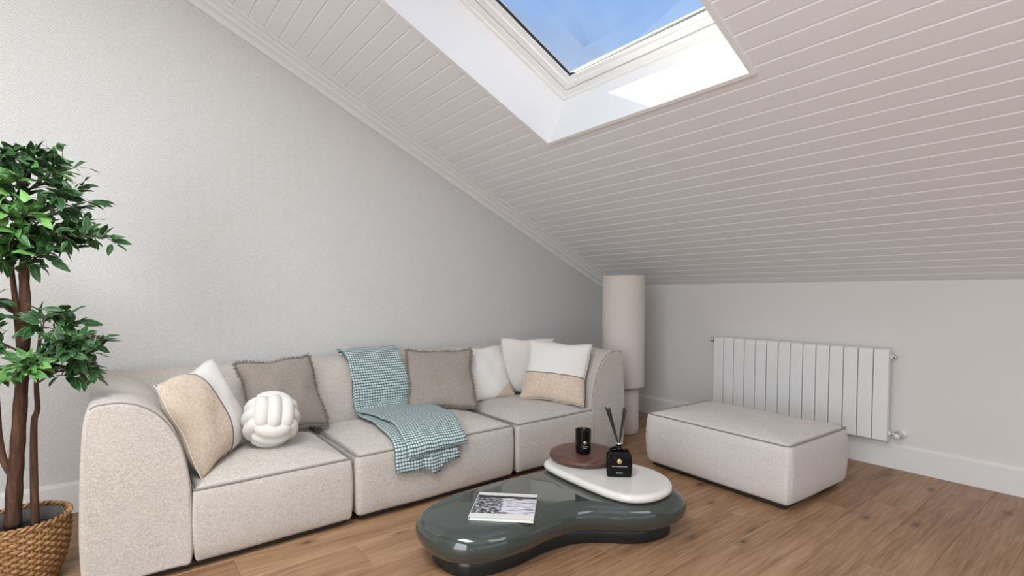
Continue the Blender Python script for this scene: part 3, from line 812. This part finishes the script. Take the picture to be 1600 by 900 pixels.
def text(name, body, size, Mw, parent, mat='white_print'):
    c = bpy.data.curves.new(name, 'FONT'); c.body = body; c.size = size; c.align_x = 'CENTER'; c.extrude = .0002; c.materials.append(M[mat])
    o = bpy.data.objects.new(name, c); COL.objects.link(o); o.parent = parent
    bpy.context.view_layer.update()
    me = bpy.data.meshes.new_from_object(o.evaluated_get(bpy.context.evaluated_depsgraph_get())); me.name = name
    bpy.data.objects.remove(o); bpy.data.curves.remove(c)
    if not me.materials: me.materials.append(M[mat])
    o = link(name, me, parent)
    o.matrix_parent_inverse = Matrix.Translation(parent.location).inverted(); o.matrix_basis = Mw
    return o
# reed diffuser
dl = Vector((1.965, 1.655, .2435))
df = tag(empty('reed_diffuser', dl), 'square black glass reed diffuser with gold emblem and black reeds, on the cream slab', 'reed diffuser')
MD = Matrix.Translation(dl) @ Matrix.Rotation(R(-44), 4, 'Z')
c = rrect(-.062, .062, -.035, .035, .012)
rings = [[MD @ Vector((*p, z)) for p in inset2(c, i)] for z, i in ((0, .006), (.003, .002), (.02, 0), (.065, -.002), (.098, 0), (.110, .003), (.119, .008), (.125, .015), (.128, .022), (.129, .028))]
bt = keep(obj('bottle', loft(rings), 'black_glass'), df)
keep(obj('neck', xf(lathe([(.016, .127), (.0135, .133), (.0130, .156), (.0130, .158)], 20), MD), 'black_glass'), df)
keep(obj('collar', xf(lathe([(.016, .158), (.0175, .160), (.0175, .164), (.0155, .166), (.009, .166)], 20), MD), 'chrome'), df)
for i, (tx, ty, L_) in enumerate(((-.085, .01, .262), (-.068, -.015, .258), (-.072, .03, .250), (-.060, .0, .262), (.036, .005, .262), (.030, .02, .258), (.040, -.015, .254))):
    q = i - 3
    keep(obj('reed', tube([MD @ Vector((-tx * .12, -ty * .1 + q * .001, .12)), MD @ Vector((tx * .1, ty * .2 + q * .001, .17)), MD @ Vector((tx * .80, ty, .115 + L_ * .86))], .0030, 6), 'black_reed'), df)
emb = xf(lathe([(.001, 0), (.0125, 0), (.0125, .0008), (.001, .0008)], 24), MD @ Matrix.Translation((0, -.0362, .080)) @ Matrix.Rotation(R(90), 4, 'X'))
obj('gold_emblem', emb, 'gold_foil', bt)
FR = Matrix.Rotation(R(90), 4, 'X')
text('lettering', 'PRIVATE COLLECTION', .0072, MD @ Matrix.Translation((0, -.0368, .053)) @ FR, bt)
text('lettering', 'RITUALS', .0085, MD @ Matrix.Translation((0, -.0362, .020)) @ FR, bt)
# candle in black glass
cl = Vector((2.0, 1.935, .281))
cd = tag(empty('candle', cl), 'black glass jar candle with gold emblem, on the walnut disc', 'candle')
jr = keep(obj('jar', lathe([(.036, 0), (.040, .003), (.0415, .02), (.043, .126), (.0425, .129), (.0405, .127), (.0395, .108), (.001, .106)], 40, cl, False), 'black_glass'), cd)
keep(obj('wax', lathe([(.001, .1065), (.0390, .1075)], 32, cl, False), 'wax'), cd)
keep(obj('wick', tube([cl + Vector((0, 0, .105)), cl + Vector((.001, 0, .118))], .0012, 6), 'black_reed'), cd)
MC_ = Matrix.Translation(cl) @ Matrix.Rotation(R(-32), 4, 'Z')
obj('gold_emblem', xf(lathe([(.001, 0), (.009, 0), (.009, .0008), (.001, .0008)], 24), MC_ @ Matrix.Translation((0, -.0427, .066)) @ FR), 'gold_foil', jr)
text('lettering', 'RITUALS', .0075, MC_ @ Matrix.Translation((0, -.0432, .042)) @ FR, jr)
text('lettering', 'PRIVATE', .005, MC_ @ Matrix.Translation((0, -.0428, .034)) @ FR, jr)

# ------------------------------------------------------------------ column lamp
LP = Vector((3.315, 2.755, 0))
lp = tag(empty('floor_lamp', LP), 'tall beige fabric cylinder lamp on a narrower round base, in the corner', 'floor lamp')
keep(obj('base', lathe([(.118, 0), (.126, .006), (.128, .02), (.128, .39)], 64, LP), 'lamp_linen'), lp)
sh = keep(obj('shade', lathe([(.128, .385), (.166, .386), (.171, .392), (.172, .40), (.172, 1.292), (.170, 1.298), (.166, 1.300), (.150, 1.299), (.150, 1.27)], 72, LP), 'lamp_linen'), lp)
obj('top_hem', tube([LP + Vector((.1715 * math.cos(t * PI / 36), .1715 * math.sin(t * PI / 36), 1.292)) for t in range(72)], .0025, 6, True), 'lamp_linen', sh)
obj('bottom_hem', tube([LP + Vector((.1715 * math.cos(t * PI / 36), .1715 * math.sin(t * PI / 36), .396)) for t in range(72)], .0025, 6, True), 'lamp_linen', sh)

# ------------------------------------------------------------------ radiator
rx = XK - .11; ra = tag(empty('radiator', (XK - .06, 1.69, .19)), 'white sectional aluminium radiator hung on the low wall', 'radiator')
NS, Y0, Y1, RZ0, RZ1 = 14, 1.083, 2.303, .192, .791
pit = (Y1 - Y0) / NS
pf = [(.0, .004), (.0, .572), (.002, .583), (.008, .592), (.018, .597), (.03, .599), (.078, .599), (.078, .575), (.030, .56), (.030, .03), (.078, .02), (.078, 0), (.004, 0)]
w = pit - .0052
rings = []
for y, i in ((0, .0035), (.0012, .0012), (.004, 0), (w - .004, 0), (w - .0012, .0012), (w, .0035)):
    rings.append([(q + (i if q < .01 else 0), y, min(max(z, 0 + i), .599 - i)) for q, z in pf])
v, f = loft(rings)
sec = mesh('section', v, [tuple(q) for q in f], 'radiator_enamel', False)
tubeg = lathe([(.014, .02), (.014, .58)], 12)
for i in range(NS):
    o = link('section', sec, ra); o.matrix_parent_inverse = Matrix.Translation(ra.location).inverted(); o.location = (rx, Y0 + i * pit + .0026, RZ0)
    g = join(box(.029, .055, w * .5 - .012, w * .5 + .012, .02, .575), box(.029, .07, .006, .009, .03, .56), box(.029, .07, w - .009, w - .006, .03, .56))
    c_ = obj('water_channel', g, 'radiator_enamel', o, False)
for z in (RZ0 + .045, RZ1 - .05):
    keep(obj('header_pipe', tube([(rx + .055, Y0 - .006, z), (rx + .055, Y1 + .006, z)], .017, 14), 'radiator_enamel'), ra)
# far end air valve
za = RZ1 - .028
keep(obj('air_valve', join(tube([(rx + .05, Y1 + .004, za), (rx + .05, Y1 + .03, za)], .012, 12), tube([(rx + .05, Y1 + .03, za), (rx + .05, Y1 + .05, za + .003)], .016, 12)), 'chrome'), ra)
# near end plug above, valve below
keep(obj('plug', join(tube([(rx + .055, Y0 - .004, RZ1 - .05), (rx + .055, Y0 - .016, RZ1 - .05)], .014, 12), tube([(rx + .055, Y0 - .016, RZ1 - .05), (rx + .055, Y0 - .028, RZ1 - .05)], .010, 6)), 'chrome'), ra)
zv = RZ0 + .045
vb = keep(obj('valve', join(tube([(rx + .055, Y0, zv), (rx + .055, Y0 - .03, zv)], .011, 12), tube([(rx + .055, Y0 - .03, zv), (rx + .055, Y0 - .065, zv)], .0145, 8),
     tube([(rx + .055, Y0 - .055, zv), (XK - .001, Y0 - .055, zv)], .009, 12), tube([(rx + .055, Y0 - .05, zv), (rx + .015, Y0 - .05, zv)], .010, 12)), 'chrome'), ra)
obj('valve_cap', tube([(rx + .02, Y0 - .05, zv), (rx - .008, Y0 - .05, zv)], .0165, 16), 'white_plastic', vb)
obj('valve_rose', tube([(XK - .012, Y0 - .055, zv), (XK - .001, Y0 - .055, zv)], .030, 24), 'white_plastic', vb)
for y in (1.4, 1.97): keep(obj('wall_bracket', box(rx + .06, XK - .001, y, y + .02, RZ1 - .09, RZ1 - .06), 'radiator_enamel', smooth=False), ra)

# ------------------------------------------------------------------ potted tree in a wicker basket
PB = Vector((-.318, 2.745, 0)); HB = .262
pl = tag(empty('potted_ficus', PB), 'artificial ficus tree with variegated leaves in a woven wicker basket', 'potted plant')
def br(z): t = z / HB; return .100 + .046 * math.sin(min(1, t * 1.05) * PI / 2) + .004 * math.sin(PI * t)
NST, NR = 40, 20
bs = keep(obj('basket', lathe([(.001, .004), (.099, .004), (.099, .010), (.001, .010)], 40, PB), 'wicker'), pl)
for i in range(NST):
    th = 2 * PI * i / NST
    obj('stake', tube([PB + Vector(((br(z)) * math.cos(th), (br(z)) * math.sin(th), z)) for z in [HB * q / 8 for q in range(9)]], .0045, 6), 'wicker', bs)
for k_ in range(NR):
    z = .010 + (HB - .020) * k_ / (NR - 1); path = []
    m = NST * 4
    for j in range(m):
        th = 2 * PI * j / m; o_ = .0058 * math.cos(NST / 2 * th + (PI if k_ % 2 else 0))
        path.append(PB + Vector(((br(z) + o_) * math.cos(th), (br(z) + o_) * math.sin(th), z + .0015 * math.sin(5 * th + k_))))
    obj('strand', tube(path, .0074, 8, True, .6), 'wicker', bs)
for q in range(2):
    path = [PB + Vector(((br(HB) + .003 + .006 * math.cos(20 * t + q * PI)) * math.cos(t), (br(HB) + .003 + .006 * math.cos(20 * t + q * PI)) * math.sin(t), HB + .004 + .006 * math.sin(20 * t + q * PI))) for t in [2 * PI * j / 200 for j in range(200)]]
    obj('rim', tube(path, .0055, 7, True), 'wicker', bs)
keep(obj('pot_liner', lathe([(.09, .02), (.10, .1), (.130, HB - .002), (.134, HB), (.127, HB - .004), (.12, HB - .045)], 48, PB, False), 'liner_grey'), pl)
sv, sf = lathe([(.001, HB - .045), (.04, HB - .043), (.08, HB - .047), (.121, HB - .05)], 40, PB, False)
keep(obj('soil', (sv, sf), 'soil_black'), pl)
DR = Vector((.789, -.614, 0))     # crown spreads mostly this way
DP = Vector((.614, .789, 0))
T0 = Vector((-.300, 2.722, 0))
def tp(r, z, d=0.0): return T0 + DR * r + DP * d + Vector((0, 0, z))     # r sideways, d deeper
main = [tp(-.052, .235), tp(-.035, .42), tp(-.018, .574), tp(0.005, .80), tp(.028, 1.049), tp(.030, 1.221), tp(.040, 1.37), tp(.03, 1.50, .02), tp(.02, 1.62, .0)]
keep(obj('trunk', tube(smoothpath(main, 6), [.027 - .018 * i / 48 + .0012 * math.sin(i * 1.7) for i in range(49)], 12), 'bark'), pl)
lt = [tp(-.032, .44, -.01), tp(-.060, .50, -.015), tp(-.070, .60, -.02), tp(-.072, .675, -.02), tp(-.076, .80, -.02), tp(-.10, .95, -.01), tp(-.13, 1.1, 0)]
keep(obj('trunk', tube(smoothpath(lt, 6), [.0125 - .006 * i / 36 for i in range(37)], 10), 'bark'), pl)
rt_ = [tp(.028, .235, .01), tp(.03, .42, .01), tp(.034, .574, .01), tp(.040, .66, .01), tp(.053, .70, .01), tp(.062, .80, 0), tp(.072, .90, 0), tp(.085, 1.0, 0)]
keep(obj('trunk', tube(smoothpath(rt_, 6), [.014 - .009 * i / 42 for i in range(43)], 10), 'bark'), pl)
bk2 = [tp(.010, .75, .0), tp(.012, .95, -.01), tp(.005, 1.15, -.015), tp(-.01, 1.33, -.02), tp(-.03, 1.5, -.04)]
keep(obj('trunk', tube(smoothpath(bk2, 6), [.012 - .006 * i / 24 for i in range(25)], 10), 'bark'), pl)

# leaf shapes: u = 0 on the midrib to 1 at the margin
def leaf_mesh(L, W, fold, droop, seed):
    r_ = random.Random(seed); n = 7; V, uv, F_ = [], [], []
    for i in range(n + 1):
        t = i / n; wd = W / 2 * (math.sin(PI * t ** .78) ** .8) * (1 - .15 * t) if 0 < t < 1 else 0.0006
        z0 = -droop * L * t * t
        for s in (-1, -.5, 0, .5, 1):
            V.append((s * wd, L * t, z0 + abs(s) * wd * fold + .0012 * math.sin(9 * t + seed + s))); uv.append((abs(s), t))
    for i in range(n):
        for j in range(4):
            a_ = i * 5 + j; F_.append((a_, a_ + 1, a_ + 6, a_ + 5))
    return mesh('leaf', V, F_, 'leaf_green', True, uvs=uv)
leafs = [leaf_mesh(L, W, fo, dr, i) for i, (L, W, fo, dr) in enumerate(((.056, .027, .25, .12), (.062, .030, .12, .22), (.050, .024, .35, .05), (.058, .031, .05, .30), (.046, .022, .2, .15), (.066, .030, .3, .2)))]
lr = random.Random(21); leaf_list = []
def twig(path, nleaf, size=1.0, rad=.0022, side=None):
    p = smoothpath(path, 6); keep(obj('branch', tube(p, [rad * (1 - .6 * i / (len(p) - 1)) for i in range(len(p))], 6), 'twig'), pl)
    for i in range(nleaf):
        t = (i + .6) / nleaf * .92 + .1; t = min(1, t); q = t * (len(p) - 1); j = min(len(p) - 2, int(q)); pos = p[j].lerp(p[j + 1], q - j)
        ax = (p[j + 1] - p[j]).normalized()
        az = lr.uniform(0, 2 * PI); rnd_dir = Vector((math.cos(az), math.sin(az), lr.uniform(-.45, .55)))
        d = (ax * lr.uniform(.5, 1.1) + rnd_dir * .85 + Vector((0, 0, lr.uniform(-.25, .12)))).normalized()
        leaf_list.append((pos + d * .008, d, lr.uniform(.85, 1.3) * size, lr.randrange(len(leafs)), lr.uniform(-.9, .9)))
def bough(start, end, nt, spread, nleaf, sag=.02, size=1.0):
    s, e = Vector(start), Vector(end); mid = s.lerp(e, .5) + Vector((0, 0, sag))
    twig([s, mid, e], max(3, nleaf), size, .0045)
    for i in range(nt):
        t = .25 + .75 * (i + .5) / nt; b0 = (s * (1 - t) ** 2 + mid * 2 * t * (1 - t) + e * t * t)
        dv = Vector((lr.uniform(-1, 1), lr.uniform(-1, 1), lr.uniform(-.75, .9))).normalized() * spread * lr.uniform(.6, 1.1) + (e - s).normalized() * spread * .45
        twig([b0, b0 + dv * .5 + Vector((0, 0, .01)), b0 + dv], nleaf, size)
# upper crown
for (r0, z0, d0), (r1, z1, d1), nt, sp, nl, sg, sz in (
    ((.03, 1.33, 0), (.20, 1.38, -.06), 6, .08, 7, .02, 1.0), ((.04, 1.34, 0), (.355, 1.365, -.02), 7, .045, 7, .012, .8), ((.04, 1.36, 0), (.24, 1.40, .04), 6, .07, 7, .02, .95),
    ((.03, 1.42, 0), (.20, 1.52, .03), 7, .085, 7, .02, 1.0), ((.02, 1.50, 0), (.19, 1.60, -.03), 7, .08, 7, .02, 1.0), ((.02, 1.54, 0), (.11, 1.66, .0), 7, .08, 7, .02, 1.0),
    ((.02, 1.55, 0), (.0, 1.68, .0), 7, .085, 7, .02, 1.0), ((.02, 1.50, 0), (-.08, 1.62, .04), 6, .09, 7, .02, 1.0), ((.03, 1.40, 0), (.05, 1.46, -.16), 7, .085, 7, .02, 1.0),
    ((.03, 1.38, 0), (.10, 1.50, .15), 5, .085, 7, .02, 1.0), ((.03, 1.30, 0), (-.04, 1.36, -.12), 6, .08, 7, .02, 1.0), ((.03, 1.46, 0), (.06, 1.56, -.13), 7, .085, 7, .02, 1.0),
    ((.03, 1.28, 0), (.09, 1.33, -.10), 6, .06, 7, .02, 1.0), ((.035, 1.24, 0), (.12, 1.29, -.04), 6, .055, 6, .01, 1.0), ((.03, 1.22, 0), (.0, 1.29, -.10), 6, .06, 6, .01, 1.0), ((.04, 1.30, 0), (.22, 1.325, .0), 6, .05, 6, .01, .9), ((.03, 1.44, 0), (-.08, 1.48, -.06), 6, .085, 7, .02, 1.0), ((.03, 1.34, 0), (.13, 1.44, -.10), 6, .08, 7, .02, 1.0)):
    bough(tp(r0, z0, d0), tp(r1, z1, d1), nt, sp, nl, sg, sz)
# single airy twigs at the top right
twig([tp(.13, 1.60, .02), tp(.165, 1.63, .02), tp(.175, 1.67, .02), tp(.185, 1.715, .01)], 6, 1.05)
twig([tp(.165, 1.625, .02), tp(.20, 1.63, .02), tp(.235, 1.64, .02)], 6, 1.05)
# lower crown
for (r0, z0, d0), (r1, z1, d1), nt, sp, nl, sg, sz in (
    ((.065, .83, 0), (.20, .95, -.03), 7, .07, 7, .02, 1.0), ((.07, .86, 0), (.275, .92, .01), 8, .065, 7, .02, 1.0), ((.075, .92, 0), (.19, 1.03, .03), 7, .065, 7, .02, 1.0),
    ((.06, .80, 0), (.24, .84, .02), 7, .055, 7, .03, 1.0), ((.06, .80, 0), (.15, .89, -.12), 6, .065, 7, .02, 1.0), ((.08, .93, 0), (.34, .985, .0), 3, .03, 5, .01, .75),
    ((.08, .95, 0), (.11, 1.06, .0), 5, .05, 7, .02, 1.0), ((.01, .92, 0), (-.03, .97, -.12), 6, .07, 7, .02, 1.0), ((-.07, .84, 0), (-.03, .84, -.12), 5, .055, 6, .01, 1.0),
    ((-.09, .95, -.01), (-.10, 1.06, -.06), 5, .075, 7, .02, 1.0), ((-.10, 1.0, -.01), (-.07, 1.13, -.06), 5, .06, 7, .02, 1.0)):
    bough(tp(r0, z0, d0), tp(r1, z1, d1), nt, sp, nl, sg, sz)
def leaf_matrix(p, d, s, roll):
    y = d; up_ = Vector((0, 0, 1)) + DR * .15 - DP * .55          # blades turn a little toward the room's light
    x = y.cross(up_)
    x = x.normalized() if x.length > 1e-3 else Vector((1, 0, 0)); z = x.cross(y)
    m = Matrix((x, y, z)).transposed().to_4x4() @ Matrix.Rotation(roll, 4, 'Y') @ Matrix.Scale(s, 4); m.translation = p; return m
def side_of(p): return min(.02, (p - T0).dot(DR) + .06) * 4 - (p - T0).dot(DP)     # in view and nearest first
leaf_list.sort(key=lambda q: -side_of(q[0]))
print('LEAVES', len(leaf_list))
inv = Matrix.Translation(PB).inverted()
for p, d, s, mi, roll in leaf_list[:300]:
    o = link('leaf', leafs[mi], pl); o.matrix_parent_inverse = inv; o.matrix_basis = leaf_matrix(p, d, s, roll)
gv, gf, gu = [], [], []
for p, d, s, mi, roll in leaf_list[300:]:
    m = leaf_matrix(p, d, s, roll); me = leafs[mi]; k_ = len(gv)
    gv += [m @ v.co for v in me.vertices]; gf += [tuple(i + k_ for i in pg.vertices) for pg in me.polygons]
    u_ = {}
    for lp_ in me.loops: u_[lp_.vertex_index] = tuple(me.uv_layers[0].data[lp_.index].uv)
    gu += [u_[i] for i in range(len(me.vertices))]
if gv: tag(keep(obj('leaf_mass', (gv, gf), 'leaf_green', uvs=gu), pl), kind='stuff')

bpy.context.view_layer.update()
